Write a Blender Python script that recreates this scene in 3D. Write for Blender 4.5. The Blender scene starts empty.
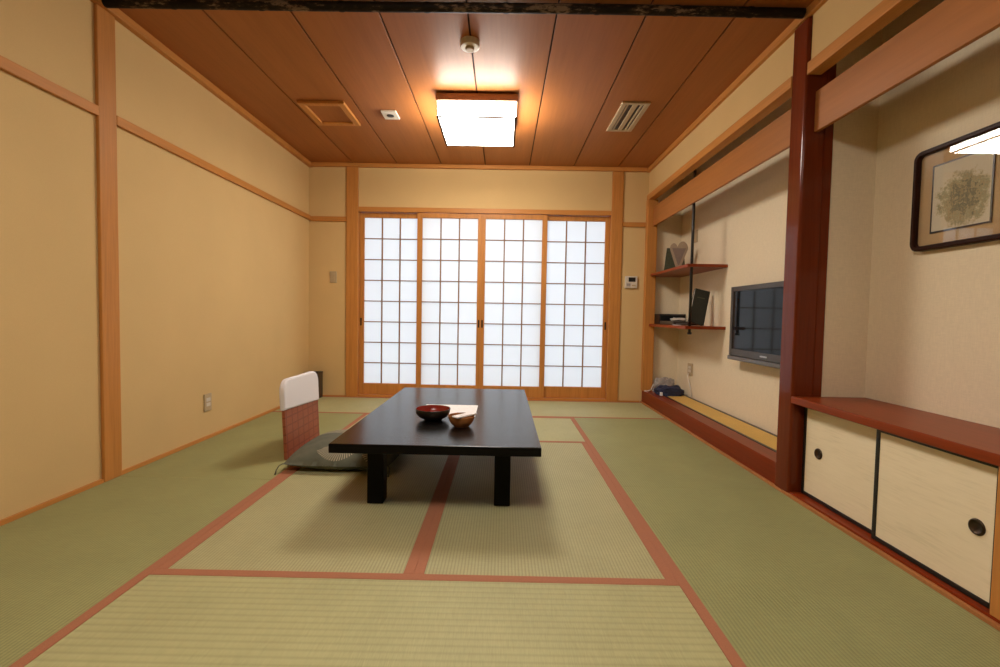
import bpy, bmesh, math, random
from mathutils import Vector, Matrix, noise as mnoise
random.seed(7)
SC = bpy.context.scene
COL = SC.collection
PI = math.pi

# ------------------------------------------------------------------ helpers: geometry
class MB:
    """collects shapes in world coordinates, then links them as one mesh object"""
    def __init__(s):
        s.bm = bmesh.new()

    def _merge(s, tmp, smooth=False, mi=0):
        me = bpy.data.meshes.new('tmp')
        for f in tmp.faces:
            f.smooth = smooth
            if mi:
                f.material_index = mi
        tmp.to_mesh(me)
        tmp.free()
        s.bm.from_mesh(me)
        bpy.data.meshes.remove(me)

    def box(s, x0, x1, y0, y1, z0, z1, bev=0.002, seg=2, mat=None, mi=0):
        t = bmesh.new()
        bmesh.ops.create_cube(t, size=1.0)
        for v in t.verts:
            v.co = Vector(((x0 + x1) / 2 + v.co.x * (x1 - x0),
                           (y0 + y1) / 2 + v.co.y * (y1 - y0),
                           (z0 + z1) / 2 + v.co.z * (z1 - z0)))
        if bev:
            b = min(bev, 0.45 * min(x1 - x0, y1 - y0, z1 - z0))
            bmesh.ops.bevel(t, geom=t.edges[:], offset=b, segments=seg, affect='EDGES', profile=0.5)
        if mat is not None:
            bmesh.ops.transform(t, matrix=mat, verts=t.verts[:])
        s._merge(t, False, mi)
        return s

    def tube(s, pts, r, n=10, cap=True):
        """round bar along points; r a number or one radius per point"""
        t = bmesh.new()
        pts = [Vector(p) for p in pts]
        rs = [r] * len(pts) if not hasattr(r, '__len__') else r
        rings = []
        ref = None
        for i, p in enumerate(pts):
            a = pts[max(i - 1, 0)]
            b = pts[min(i + 1, len(pts) - 1)]
            d = (b - a).normalized()
            if ref is None:
                ref = d.orthogonal().normalized()
            ref = (ref - d * ref.dot(d)).normalized()
            w = d.cross(ref)
            rings.append([t.verts.new(p + (ref * math.cos(2 * PI * k / n) + w * math.sin(2 * PI * k / n)) * rs[i]) for k in range(n)])
        for i in range(len(rings) - 1):
            for k in range(n):
                t.faces.new((rings[i][k], rings[i][(k + 1) % n], rings[i + 1][(k + 1) % n], rings[i + 1][k]))
        if cap:
            t.faces.new(rings[0][::-1])
            t.faces.new(rings[-1])
        bmesh.ops.recalc_face_normals(t, faces=t.faces[:])
        s._merge(t, True)
        return s

    def lathe(s, prof, c, n=40, axis='Z', tilt=None, mi=0):
        """prof: list of (radius, height) turned about an axis through c"""
        t = bmesh.new()
        rings = []
        for r, h in prof:
            if r < 1e-6:
                rings.append([t.verts.new((0, 0, h))])
            else:
                rings.append([t.verts.new((r * math.cos(2 * PI * k / n), r * math.sin(2 * PI * k / n), h)) for k in range(n)])
        for a, b in zip(rings, rings[1:]):
            for k in range(n):
                k2 = (k + 1) % n
                if len(a) == 1 and len(b) == 1:
                    continue
                if len(a) == 1:
                    t.faces.new((a[0], b[k], b[k2]))
                elif len(b) == 1:
                    t.faces.new((a[k], b[0], a[k2]))
                else:
                    t.faces.new((a[k], b[k], b[k2], a[k2]))
        bmesh.ops.recalc_face_normals(t, faces=t.faces[:])
        m = Matrix.Identity(4)
        if axis == 'X':
            m = Matrix.Rotation(-PI / 2, 4, 'Y')
        if axis == 'Y':
            m = Matrix.Rotation(PI / 2, 4, 'X')
        if tilt is not None:
            m = tilt @ m
        bmesh.ops.transform(t, matrix=Matrix.Translation(Vector(c)) @ m, verts=t.verts[:])
        s._merge(t, True, mi)
        return s

    def prism(s, outline, d, bev=0.0, smooth=False):
        """closed outline of 3-D points, pushed along vector d"""
        t = bmesh.new()
        d = Vector(d)
        a = [t.verts.new(Vector(p)) for p in outline]
        b = [t.verts.new(Vector(p) + d) for p in outline]
        n = len(a)
        t.faces.new(a)
        t.faces.new(b[::-1])
        for i in range(n):
            t.faces.new((a[i], a[(i + 1) % n], b[(i + 1) % n], b[i]))
        bmesh.ops.recalc_face_normals(t, faces=t.faces[:])
        if bev:
            ed = [e for e in t.edges if any(len(f.verts) > 4 for f in e.link_faces)] or t.edges[:]
            bmesh.ops.bevel(t, geom=ed, offset=bev, segments=2, affect='EDGES', profile=0.5)
        s._merge(t, smooth)
        return s

    def grid(s, fn, nu, nv, closed_thick=None, smooth=True):
        """surface fn(u, v) for u, v in 0..1"""
        t = bmesh.new()
        vs = [[t.verts.new(Vector(fn(i / nu, j / nv))) for j in range(nv + 1)] for i in range(nu + 1)]
        for i in range(nu):
            for j in range(nv):
                t.faces.new((vs[i][j], vs[i + 1][j], vs[i + 1][j + 1], vs[i][j + 1]))
        bmesh.ops.recalc_face_normals(t, faces=t.faces[:])
        if closed_thick:
            bmesh.ops.solidify(t, geom=t.faces[:], thickness=closed_thick)
        s._merge(t, smooth)
        return s

    def build(s, name, mat, parent=None, loc=None):
        me = bpy.data.meshes.new(name)
        s.bm.verts.ensure_lookup_table()
        if loc is None:
            if parent is not None:
                loc = world_loc(parent)
            else:
                xs = [v.co.x for v in s.bm.verts]
                ys = [v.co.y for v in s.bm.verts]
                zs = [v.co.z for v in s.bm.verts]
                loc = Vector(((min(xs) + max(xs)) / 2, (min(ys) + max(ys)) / 2, min(zs)))
        loc = Vector(loc)
        for v in s.bm.verts:
            v.co -= loc
        s.bm.to_mesh(me)
        s.bm.free()
        for m in (mat if isinstance(mat, (list, tuple)) else [mat]):
            me.materials.append(m)
        o = bpy.data.objects.new(name, me)
        COL.objects.link(o)
        if parent is not None:
            o.parent = parent
            o.location = loc - world_loc(parent)
        else:
            o.location = loc
        return o


def world_loc(o):
    l = Vector(o.location)
    while o.parent:
        o = o.parent
        l += Vector(o.location)
    return l


def tag(o, label, cat, group=None):
    o['label'] = label
    o['category'] = cat
    if group:
        o['group'] = group
    return o


def thing(name, loc, label, cat, group=None):
    o = bpy.data.objects.new(name, None)
    o.empty_display_size = 0.1
    COL.objects.link(o)
    o.location = loc
    return tag(o, label, cat, group)


def struct(o, label=None):
    o['kind'] = 'structure'
    if label:
        o['label'] = label
    return o


# ------------------------------------------------------------------ helpers: materials
def newmat(name):
    m = bpy.data.materials.new(name)
    m.use_nodes = True
    nt = m.node_tree
    for n in list(nt.nodes):
        nt.nodes.remove(n)
    out = nt.nodes.new('ShaderNodeOutputMaterial')
    p = nt.nodes.new('ShaderNodeBsdfPrincipled')
    nt.links.new(p.outputs[0], out.inputs[0])
    return m, nt, p, out


def lin(c):
    """sRGB 0-255 to linear"""
    r = []
    for v in c:
        v /= 255.0
        r.append(v / 12.92 if v <= 0.04045 else ((v + 0.055) / 1.055) ** 2.4)
    return (r[0], r[1], r[2], 1.0)


def N(nt, kind, **kw):
    n = nt.nodes.new(kind)
    for k, v in kw.items():
        if k.startswith('i_'):
            key = k[2:]
            key = int(key) if key.isdigit() else key
            n.inputs[key].default_value = v
        else:
            setattr(n, k, v)
    return n


def L(nt, a, b):
    nt.links.new(a, b)


def math_(nt, op, a, b=None, c=None):
    n = nt.nodes.new('ShaderNodeMath')
    n.operation = op
    for i, v in enumerate((a, b, c)):
        if v is None:
            continue
        if isinstance(v, (int, float)):
            n.inputs[i].default_value = v
        else:
            nt.links.new(v, n.inputs[i])
    return n.outputs[0]


def mixc(nt, fac, a, b):
    n = nt.nodes.new('ShaderNodeMix')
    n.data_type = 'RGBA'
    for sock, v in ((n.inputs[0], fac), (n.inputs[6], a), (n.inputs[7], b)):
        if isinstance(v, (int, float)):
            sock.default_value = v
        elif isinstance(v, tuple):
            sock.default_value = v
        else:
            nt.links.new(v, sock)
    return n.outputs[2]


def coords(nt, scale=(1, 1, 1)):
    tc = N(nt, 'ShaderNodeTexCoord')
    mp = N(nt, 'ShaderNodeMapping')
    mp.inputs['Scale'].default_value = scale
    L(nt, tc.outputs['Object'], mp.inputs[0])
    return mp.outputs[0]


def noise(nt, vec, scale, detail=4, rough=0.55):
    n = N(nt, 'ShaderNodeTexNoise', i_Scale=scale, i_Detail=detail, i_Roughness=rough)
    L(nt, vec, n.inputs['Vector'])
    return n.outputs['Fac']


def ramp(nt, fac, stops):
    n = N(nt, 'ShaderNodeValToRGB')
    e = n.color_ramp.elements
    while len(e) < len(stops):
        e.new(0.5)
    for i, (p, c) in enumerate(stops):
        e[i].position = p
        e[i].color = c
    L(nt, fac, n.inputs[0])
    return n.outputs[0]


def bump(nt, p, h, strength, dist=0.002):
    b = N(nt, 'ShaderNodeBump', i_Strength=strength, i_Distance=dist)
    L(nt, h, b.inputs['Height'])
    L(nt, b.outputs[0], p.inputs['Normal'])


def mul(c, k):
    return (c[0] * k, c[1] * k, c[2] * k, 1.0)


def wood(name, c, axis='Z', rough=0.5, contrast=0.25, fine=90.0, coat=0.0, spec=0.22):
    m, nt, p, o = newmat(name)
    sc = {'X': (0.05, 1, 1), 'Y': (1, 0.05, 1), 'Z': (1, 1, 0.05)}[axis]
    v = coords(nt, sc)
    a = noise(nt, v, fine, 3)
    b = noise(nt, v, fine * 0.16, 3, 0.6)
    g = math_(nt, 'ADD', math_(nt, 'MULTIPLY', a, 0.45), math_(nt, 'MULTIPLY', b, 0.55))
    col = ramp(nt, g, [(0.3, mul(c, 1 - contrast)), (0.55, c), (0.75, mul(c, 1 + contrast * 0.6))])
    L(nt, col, p.inputs['Base Color'])
    p.inputs['Roughness'].default_value = rough
    p.inputs['Specular IOR Level'].default_value = spec
    p.inputs['Coat Weight'].default_value = coat
    p.inputs['Coat Roughness'].default_value = 0.15
    bump(nt, p, a, 0.08, 0.001)
    return m


def plain(name, c, rough=0.5, metal=0.0, spec=0.5, var=0.06, scale=60.0, bmp=0.0):
    m, nt, p, o = newmat(name)
    v = coords(nt)
    n = noise(nt, v, scale, 3)
    L(nt, ramp(nt, n, [(0.3, mul(c, 1 - var)), (0.7, mul(c, 1 + var))]), p.inputs['Base Color'])
    p.inputs['Roughness'].default_value = rough
    p.inputs['Metallic'].default_value = metal
    p.inputs['Specular IOR Level'].default_value = spec
    if bmp:
        bump(nt, p, n, bmp, 0.002)
    return m


def plaster(name, c, grain=350.0, strength=0.12, var=0.05):
    m, nt, p, o = newmat(name)
    v = coords(nt)
    n = noise(nt, v, grain, 3)
    w = noise(nt, v, 3.0, 2)
    g = math_(nt, 'ADD', math_(nt, 'MULTIPLY', n, 0.6), math_(nt, 'MULTIPLY', w, 0.4))
    L(nt, ramp(nt, g, [(0.3, mul(c, 1 - var)), (0.7, mul(c, 1 + var))]), p.inputs['Base Color'])
    p.inputs['Roughness'].default_value = 0.92
    p.inputs['Specular IOR Level'].default_value = 0.15
    bump(nt, p, n, strength, 0.0015)
    return m


def woven_paper(name, c):
    """pale wallpaper with a fine linen weave"""
    m, nt, p, o = newmat(name)
    v1 = coords(nt, (0.12, 0.12, 1))
    v2 = coords(nt, (1, 1, 0.12))
    a = noise(nt, v1, 260.0, 2)
    b = noise(nt, v2, 260.0, 2)
    g = math_(nt, 'MULTIPLY', math_(nt, 'ADD', a, b), 0.5)
    L(nt, ramp(nt, g, [(0.3, mul(c, 0.92)), (0.7, mul(c, 1.05))]), p.inputs['Base Color'])
    p.inputs['Roughness'].default_value = 0.85
    p.inputs['Specular IOR Level'].default_value = 0.2
    bump(nt, p, g, 0.2, 0.0015)
    return m


def tatami(name, c, along):
    """rush surface: ribs run along the given axis, reeds across"""
    m, nt, p, o = newmat(name)
    tc = N(nt, 'ShaderNodeTexCoord')
    sp = N(nt, 'ShaderNodeSeparateXYZ')
    L(nt, tc.outputs['Object'], sp.inputs[0])
    across = sp.outputs['X'] if along == 'Y' else sp.outputs['Y']
    pitch = 0.0118 if along == 'Y' else 0.0265
    ph = math_(nt, 'MULTIPLY', across, 2 * PI / pitch)
    wv = math_(nt, 'SINE', ph)
    rib = math_(nt, 'ADD', math_(nt, 'MULTIPLY', wv, 0.5), 0.5)
    sc = (0.06, 1, 1) if along == 'Y' else (1, 0.06, 1)
    reed = noise(nt, coords(nt, sc), 420.0, 2)
    blot = noise(nt, coords(nt), 4.0, 3)
    col = ramp(nt, math_(nt, 'ADD', math_(nt, 'MULTIPLY', reed, 0.6), math_(nt, 'MULTIPLY', blot, 0.4)),
               [(0.3, mul(c, 0.86)), (0.7, mul(c, 1.12))])
    groove = math_(nt, 'POWER', math_(nt, 'SUBTRACT', 1.0, rib), 3.0)
    col = mixc(nt, math_(nt, 'MULTIPLY', groove, 0.45 if along == 'Y' else 0.25), col, mul(c, 0.42))
    L(nt, col, p.inputs['Base Color'])
    p.inputs['Roughness'].default_value = 0.55
    p.inputs['Specular IOR Level'].default_value = 0.3
    bump(nt, p, rib, 0.35, 0.002)
    return m


def emis(name, c, s):
    m = bpy.data.materials.new(name)
    m.use_nodes = True
    nt = m.node_tree
    for n in list(nt.nodes):
        nt.nodes.remove(n)
    out = nt.nodes.new('ShaderNodeOutputMaterial')
    e = N(nt, 'ShaderNodeEmission', i_Color=c, i_Strength=s)
    L(nt, e.outputs[0], out.inputs[0])
    return m


LAMP = 38.0
LAMP2 = 38.5
SKY = 2.2

M = {}
M['wall'] = plaster('ochre_plaster', (0.665, 0.465, 0.212, 1))
M['cream'] = woven_paper('cream_wallpaper', (0.78, 0.67, 0.48, 1))
M['post_z'] = wood('cedar_upright', (0.56, 0.235, 0.056, 1), 'Z', 0.45, 0.22)
M['post_x'] = wood('cedar_crosswise', (0.56, 0.235, 0.056, 1), 'X', 0.45, 0.22)
M['post_y'] = wood('cedar_lengthwise', (0.56, 0.235, 0.056, 1), 'Y', 0.45, 0.22)
M['board_y'] = wood('pale_red_cedar', (0.40, 0.155, 0.042, 1), 'Y', 0.45, 0.18, 45.0)
M['ceil'] = wood('ceiling_cedar', (0.37, 0.130, 0.032, 1), 'Y', 0.45, 0.16, 60.0, spec=0.22)
M['groove'] = plain('groove_shadow_wood', (0.06, 0.022, 0.01, 1), 0.8)
M['dark_z'] = wood('lacquered_rosewood_upright', (0.155, 0.027, 0.007, 1), 'Z', 0.16, 0.3, 70.0, spec=0.2)
M['dark_y'] = wood('lacquered_rosewood_long', (0.215, 0.029, 0.005, 1), 'Y', 0.3, 0.3, 70.0, spec=0.14)
M['shelf_y'] = wood('red_brown_shelf_wood', (0.26, 0.044, 0.010, 1), 'Y', 0.33, 0.25, 70.0, spec=0.2)
M['rear'] = wood('dark_low_bounce_wood', (0.075, 0.035, 0.016, 1), 'Z', 0.6, 0.2)  # unseen rear wall, made dark and moved back to cut bounced light
M['black_lac'] = plain('black_lacquer', (0.010, 0.009, 0.008, 1), 0.35)
M['table'] = wood('ebonised_table_wood', (0.005, 0.004, 0.0035, 1), 'Y', 0.23, 0.3, 60.0, spec=0.42)
M['table_leg'] = wood('ebonised_leg_wood', (0.004, 0.0033, 0.003, 1), 'Z', 0.4, 0.3, 60.0, spec=0.1)
M['kumiko'] = wood('lattice_cedar', (0.30, 0.16, 0.075, 1), 'Z', 0.5, 0.2)
M['strip'] = wood('floor_strip_cedar', (0.42, 0.17, 0.055, 1), 'Y', 0.5, 0.2)
M['lamp_rim'] = plain('dark_lamp_wood', (0.05, 0.018, 0.007, 1), 0.6, spec=0.1)
M['cloth_edge'] = plain('terracotta_cloth_edging', (0.37, 0.14, 0.068, 1), 0.8, var=0.1, scale=300.0)
M['tat_y'] = tatami('rush_lengthwise', (0.43, 0.40, 0.205, 1), 'Y')
M['tat_side'] = tatami('rush_lengthwise_light_angle', (0.32, 0.32, 0.135, 1), 'Y')  # side mats: greener, dimmer look from the light angle, put into the colour
M['tat_x'] = tatami('rush_crosswise', (0.43, 0.41, 0.20, 1), 'X')
M['goza'] = tatami('yellow_rush', (0.72, 0.46, 0.12, 1), 'Y')
M['white_pl'] = plain('white_plastic', (0.66, 0.60, 0.50, 1), 0.4)
M['beige_pl'] = plain('beige_plastic', (0.48, 0.37, 0.22, 1), 0.45)
M['black_pl'] = plain('black_plastic', (0.012, 0.011, 0.011, 1), 0.35)
M['brown_pl'] = plain('dark_brown_plastic', (0.035, 0.018, 0.010, 1), 0.3)
M['bronze_pl'] = plain('bronze_grey_plastic', (0.055, 0.045, 0.036, 1), 0.35)
M['silver'] = plain('silver_grey_plastic', (0.15, 0.14, 0.13, 1), 0.35, metal=0.3)
M['steel'] = plain('brushed_metal', (0.5, 0.48, 0.44, 1), 0.3, metal=1.0)
M['bronze'] = plain('dark_bronze', (0.06, 0.04, 0.025, 1), 0.35, metal=0.8)
M['paper_white'] = plain('white_paper', (0.88, 0.85, 0.84, 1), 0.7)
M['cotton'] = plain('white_cotton', (0.80, 0.77, 0.77, 1), 0.9, var=0.03, scale=500.0, bmp=0.15)
M['navy'] = plain('navy_cloth', (0.020, 0.024, 0.060, 1), 0.8, var=0.3, scale=40.0, bmp=0.3)
M['pale_bag'] = plain('pale_grey_plastic_film', (0.36, 0.32, 0.29, 1), 0.35, var=0.15, scale=30.0, bmp=0.3)
M['white_cable'] = plain('white_cable', (0.7, 0.66, 0.6, 1), 0.5)
M['green_board'] = plain('dark_green_card', (0.075, 0.08, 0.045, 1), 0.6, var=0.2)
M['binder'] = plain('dark_green_black_leatherette', (0.012, 0.016, 0.012, 1), 0.4, var=0.3)
M['mat_board'] = plain('tan_mount_board', (0.48, 0.33, 0.17, 1), 0.9, var=0.05, scale=200.0)
M['frame_z'] = wood('dark_walnut_frame', (0.030, 0.009, 0.004, 1), 'Y', 0.4, 0.3, spec=0.1)
M['red_lac'] = plain('red_lacquer', (0.27, 0.022, 0.014, 1), 0.25)
M['bowl_dark'] = plain('black_brown_lacquer', (0.022, 0.014, 0.008, 1), 0.3)
M['bowl_wood'] = wood('turned_bowl_wood', (0.33, 0.13, 0.038, 1), 'X', 0.4, 0.35, 60.0)
M['alabaster'] = plain('shade_top_wood', (0.30, 0.13, 0.055, 1), 0.5)

# fusuma paper on the low cabinet doors: cream with fine straw fibres along the door
m, nt, p, o = newmat('cream_fibre_paper')
a = noise(nt, coords(nt, (1, 0.07, 1)), 160.0, 3)
b = noise(nt, coords(nt, (1, 0.25, 1)), 14.0, 3)
g = math_(nt, 'ADD', math_(nt, 'MULTIPLY', a, 0.6), math_(nt, 'MULTIPLY', b, 0.4))
L(nt, ramp(nt, g, [(0.28, (0.72, 0.62, 0.41, 1)), (0.45, (0.81, 0.70, 0.48, 1)), (0.72, (0.86, 0.75, 0.53, 1))]), p.inputs['Base Color'])
p.inputs['Roughness'].default_value = 0.8
M['fusuma'] = m

# shoji paper: thin translucent white
m, nt, p, o = newmat('shoji_paper')
p.inputs['Base Color'].default_value = (0.80, 0.80, 0.78, 1)
p.inputs['Roughness'].default_value = 0.9
p.inputs['Specular IOR Level'].default_value = 0.1
tr = N(nt, 'ShaderNodeBsdfTranslucent', i_Color=(0.86, 0.90, 0.95, 1))
mx = N(nt, 'ShaderNodeMixShader', i_Fac=0.6)
L(nt, p.outputs[0], mx.inputs[1])
L(nt, tr.outputs[0], mx.inputs[2])
L(nt, mx.outputs[0], o.inputs[0])
M['shoji'] = m

# blackened bamboo with pale worn patches
m, nt, p, o = newmat('smoked_bamboo')
v = coords(nt, (0.35, 1, 1))
n1 = noise(nt, v, 70.0, 5, 0.65)
n2 = noise(nt, v, 9.0, 3)
f = math_(nt, 'MULTIPLY', n1, n2)
L(nt, ramp(nt, f, [(0.22, (0.010, 0.006, 0.003, 1)), (0.29, (0.026, 0.016, 0.008, 1)), (0.36, (0.17, 0.11, 0.065, 1))]), p.inputs['Base Color'])
p.inputs['Roughness'].default_value = 0.55
p.inputs['Specular IOR Level'].default_value = 0.15
M['bamboo'] = m

# lamp
M['lamp'] = emis('lit_lamp_shade', (1.0, 0.93, 0.83, 1), LAMP)
M['lamp2'] = emis('lit_lamp_shade_entrance', (1.0, 0.93, 0.83, 1), LAMP2)

# television glass
m, nt, p, o = newmat('television_glass')
p.inputs['Base Color'].default_value = (0.010, 0.012, 0.014, 1)
p.inputs['Roughness'].default_value = 0.06
p.inputs['Specular IOR Level'].default_value = 0.15
M['tv_glass'] = m

# picture glass
m, nt, p, o = newmat('picture_glass')
nt.nodes.remove(p)
tr = N(nt, 'ShaderNodeBsdfTransparent')
gl = N(nt, 'ShaderNodeBsdfGlossy', i_Roughness=0.0)
fr = N(nt, 'ShaderNodeFresnel')
geo = N(nt, 'ShaderNodeNewGeometry')
# the same reflection on the inner and the outer face of the pane
L(nt, math_(nt, 'SUBTRACT', 1.5, math_(nt, 'MULTIPLY', geo.outputs['Backfacing'], 1.5 - 1 / 1.5)), fr.inputs['IOR'])
mx = N(nt, 'ShaderNodeMixShader')
L(nt, fr.outputs[0], mx.inputs[0])
L(nt, tr.outputs[0], mx.inputs[1])
L(nt, gl.outputs[0], mx.inputs[2])
L(nt, mx.outputs[0], o.inputs[0])
M['glass'] = m

# ink painting: wooded mountain shapes in grey green on cream
m, nt, p, o = newmat('ink_landscape')
tc = N(nt, 'ShaderNodeTexCoord')
gm = N(nt, 'ShaderNodeSeparateXYZ')
L(nt, tc.outputs['Generated'], gm.inputs[0])
mp = N(nt, 'ShaderNodeMapping')
L(nt, tc.outputs['Object'], mp.inputs[0])
big = noise(nt, mp.outputs[0], 38.0, 6, 0.7)
fine = noise(nt, mp.outputs[0], 70.0, 4, 0.7)
# soft mound that fills the lower middle of the sheet
gy = math_(nt, 'SUBTRACT', gm.outputs['Y'], 0.45)
gz = math_(nt, 'SUBTRACT', gm.outputs['Z'], 0.42)
dist = math_(nt, 'SQRT', math_(nt, 'ADD', math_(nt, 'MULTIPLY', gy, gy), math_(nt, 'MULTIPLY', math_(nt, 'MULTIPLY', gz, gz), 1.3)))
mask = math_(nt, 'SUBTRACT', 1.12, math_(nt, 'MULTIPLY', math_(nt, 'MULTIPLY', dist, dist), 1.9))
ink = math_(nt, 'MULTIPLY', math_(nt, 'ADD', math_(nt, 'MULTIPLY', big, 0.75), math_(nt, 'MULTIPLY', fine, 0.55)), mask)
paint = ramp(nt, ink, [(0.44, (0.60, 0.54, 0.40, 1)), (0.52, (0.48, 0.41, 0.26, 1)), (0.58, (0.25, 0.26, 0.16, 1)), (0.63, (0.42, 0.32, 0.17, 1)), (0.70, (0.10, 0.13, 0.10, 1)), (0.78, (0.30, 0.24, 0.13, 1))])
L(nt, paint, p.inputs['Base Color'])
p.inputs['Roughness'].default_value = 0.9
M['painting'] = m

# woven red brown chair back: a grid of darker lines
m, nt, p, o = newmat('woven_red_brown_bark')
tc = N(nt, 'ShaderNodeTexCoord')
sp = N(nt, 'ShaderNodeSeparateXYZ')
L(nt, tc.outputs['Object'], sp.inputs[0])
cy = math_(nt, 'SINE', math_(nt, 'MULTIPLY', sp.outputs['Y'], 2 * PI / 0.150))
cz = math_(nt, 'SINE', math_(nt, 'MULTIPLY', sp.outputs['Z'], 2 * PI / 0.100))
ck = math_(nt, 'GREATER_THAN', math_(nt, 'MULTIPLY', cy, cz), 0.0)
ey = math_(nt, 'LESS_THAN', math_(nt, 'ABSOLUTE', cy), 0.28)
ez = math_(nt, 'LESS_THAN', math_(nt, 'ABSOLUTE', cz), 0.28)
line = math_(nt, 'MAXIMUM', ey, ez)
ns = noise(nt, coords(nt), 120.0, 3)
c1 = ramp(nt, ns, [(0.3, (0.27, 0.068, 0.026, 1)), (0.7, (0.38, 0.105, 0.040, 1))])
c2 = mixc(nt, math_(nt, 'MULTIPLY', ck, 0.35), c1, (0.33, 0.10, 0.055, 1))
c3 = mixc(nt, math_(nt, 'MULTIPLY', line, 0.45), c2, (0.12, 0.022, 0.010, 1))
L(nt, c3, p.inputs['Base Color'])
p.inputs['Roughness'].default_value = 0.5
M['weave'] = m

# cushion cloth: grey green with bursts of ivory pine-needle strokes
m, nt, p, o = newmat('grey_green_needle_cloth')
tc = N(nt, 'ShaderNodeTexCoord')
sp = N(nt, 'ShaderNodeSeparateXYZ')
L(nt, tc.outputs['Object'], sp.inputs[0])
total = None
for (bx, by, a0, span, rad, nst) in [(-0.01, -0.16, -1.0, 1.6, 0.135, 62), (-0.22, 0.06, 1.0, 1.2, 0.19, 66),
                                     (0.16, 0.02, 2.4, 1.2, 0.14, 60), (0.05, 0.22, 0.2, 1.2, 0.14, 60),
                                     (0.24, -0.18, 3.6, 1.1, 0.13, 60)]:
    dx = math_(nt, 'SUBTRACT', sp.outputs['X'], bx)
    dy = math_(nt, 'SUBTRACT', sp.outputs['Y'], by)
    r = math_(nt, 'SQRT', math_(nt, 'ADD', math_(nt, 'MULTIPLY', dx, dx), math_(nt, 'MULTIPLY', dy, dy)))
    ca, sa = math.cos(a0), math.sin(a0)
    u = math_(nt, 'ADD', math_(nt, 'MULTIPLY', dx, ca), math_(nt, 'MULTIPLY', dy, sa))
    w = math_(nt, 'SUBTRACT', math_(nt, 'MULTIPLY', dy, ca), math_(nt, 'MULTIPLY', dx, sa))
    ang = math_(nt, 'ARCTAN2', w, u)
    ang2 = math_(nt, 'ADD', ang, math_(nt, 'MULTIPLY', r, 2.0))
    st = math_(nt, 'GREATER_THAN', math_(nt, 'SINE', math_(nt, 'MULTIPLY', ang2, nst)), 0.45)
    inr = math_(nt, 'MULTIPLY', math_(nt, 'LESS_THAN', r, rad), math_(nt, 'GREATER_THAN', r, 0.015))
    ina = math_(nt, 'LESS_THAN', math_(nt, 'ABSOLUTE', ang), span)
    q = math_(nt, 'MULTIPLY', math_(nt, 'MULTIPLY', st, inr), ina)
    total = q if total is None else math_(nt, 'MAXIMUM', total, q)
ns = noise(nt, coords(nt), 14.0, 3)
base = ramp(nt, ns, [(0.35, (0.085, 0.090, 0.060, 1)), (0.65, (0.120, 0.122, 0.082, 1))])
L(nt, mixc(nt, math_(nt, 'MULTIPLY', total, 0.85), base, (0.52, 0.44, 0.30, 1)), p.inputs['Base Color'])
p.inputs['Roughness'].default_value = 0.85
M['cushion'] = m

# ------------------------------------------------------------------ the room
XL, XR, YB = 0.027, 3.49, 4.76        # left wall face, edge of the mats, face of the end wall
YN = -2.20                            # wall behind the photographer
XK = 3.86                             # back of the recesses
ZC = 2.40

struct(MB().box(-0.12, 4.0, YN - 0.1, 5.0, -0.13, -0.03, 0).build('floor', M['beige_pl']))
struct(MB().box(-0.12, XL, YN, YB, -0.03, ZC + .05, 0).build('wall_left', M['wall']))
w = MB()
w.box(-0.12, 0.42, YB, YB + 0.12, -0.03, ZC + .05, 0)
w.box(3.245, XR + .02, YB, YB + 0.12, -0.03, ZC + .05, 0)
w.box(0.42, 3.245, YB, YB + 0.12, 1.965, ZC + .05, 0)
struct(w.build('wall_end', M['wall']))
struct(MB().box(XR + .02, 3.98, YB, YB + 0.12, -0.03, ZC + .05, 0).build('wall_recess_side', M['cream']))
struct(MB().box(XK, XK + 0.12, YN, YB, -0.03, ZC + .05, 0).build('wall_right', M['cream']))
struct(MB().box(-0.12, 3.98, YN - 0.1, YN, -0.03, ZC + .05, 0).build('wall_rear', M['rear']))
# short wall above the recesses
struct(MB().box(3.51, 3.56, YN, 2.285, 2.10, ZC + .03, 0).box(3.51, 3.56, 2.41, YB, 2.10, ZC + .03, 0).build('wall_above_recess', M['wall']))
# wall between the television recess and the alcove
struct(MB().box(3.635, XK, 2.298, 2.40, -0.03, ZC + .03, 0).build('wall_divider', M['cream']))

# ceiling boards with open grooves
c = MB()
edges = [-0.06] + [0.488 + .449 * i for i in range(8)] + [4.05]
g = 0.005
for a, b in zip(edges, edges[1:]):
    c.box(a + g, b - g, YN, YB + .02, ZC, ZC + 0.012, 0.0006, 1)
c.box(-0.12, 4.05, YN - .05, YB + .12, ZC + 0.012, ZC + 0.09, 0, mi=1)
struct(c.build('ceiling', [M['ceil'], M['groove']]))

# trims
struct(MB().box(XL, 0.064, YN, YB, 2.356, ZC, 0.003).build('trim_ceiling_left', M['post_y']))
struct(MB().box(3.486, 3.512, YN, YB, 2.356, ZC, 0.003).build('trim_ceiling_right', M['post_y']))
struct(MB().box(0.064, 3.486, YB - 0.035, YB, 2.362, ZC, 0.003).build('trim_ceiling_end', M['post_x']))
struct(MB().box(XL, 0.047, YN, 2.276, 1.820, 1.868, 0.002).box(XL, 0.047, 2.383, YB, 1.820, 1.868, 0.002).build('trim_rail_left', M['post_y']))
struct(MB().box(0.047, 0.417, YB - 0.02, YB, 1.812, 1.860, 0.002).box(3.248, 3.485, YB - 0.02, YB, 1.806, 1.852, 0.002).build('trim_rail_end', M['post_x']))
struct(MB().box(XL, 0.045, 2.276, 2.383, 0.0, 2.356, 0.004).build('trim_post_left', M['post_z']))
struct(MB().box(XL, 0.040, YN, YB, -0.03, 0.020, 0.002).build('baseboard_left', M['post_y']))
struct(MB().box(0.040, 0.417, YB - 0.012, YB, -0.03, 0.014, 0.002).box(3.248, 3.478, YB - 0.012, YB, -0.03, 0.014, 0.002).build('baseboard_end', M['post_x']))
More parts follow.
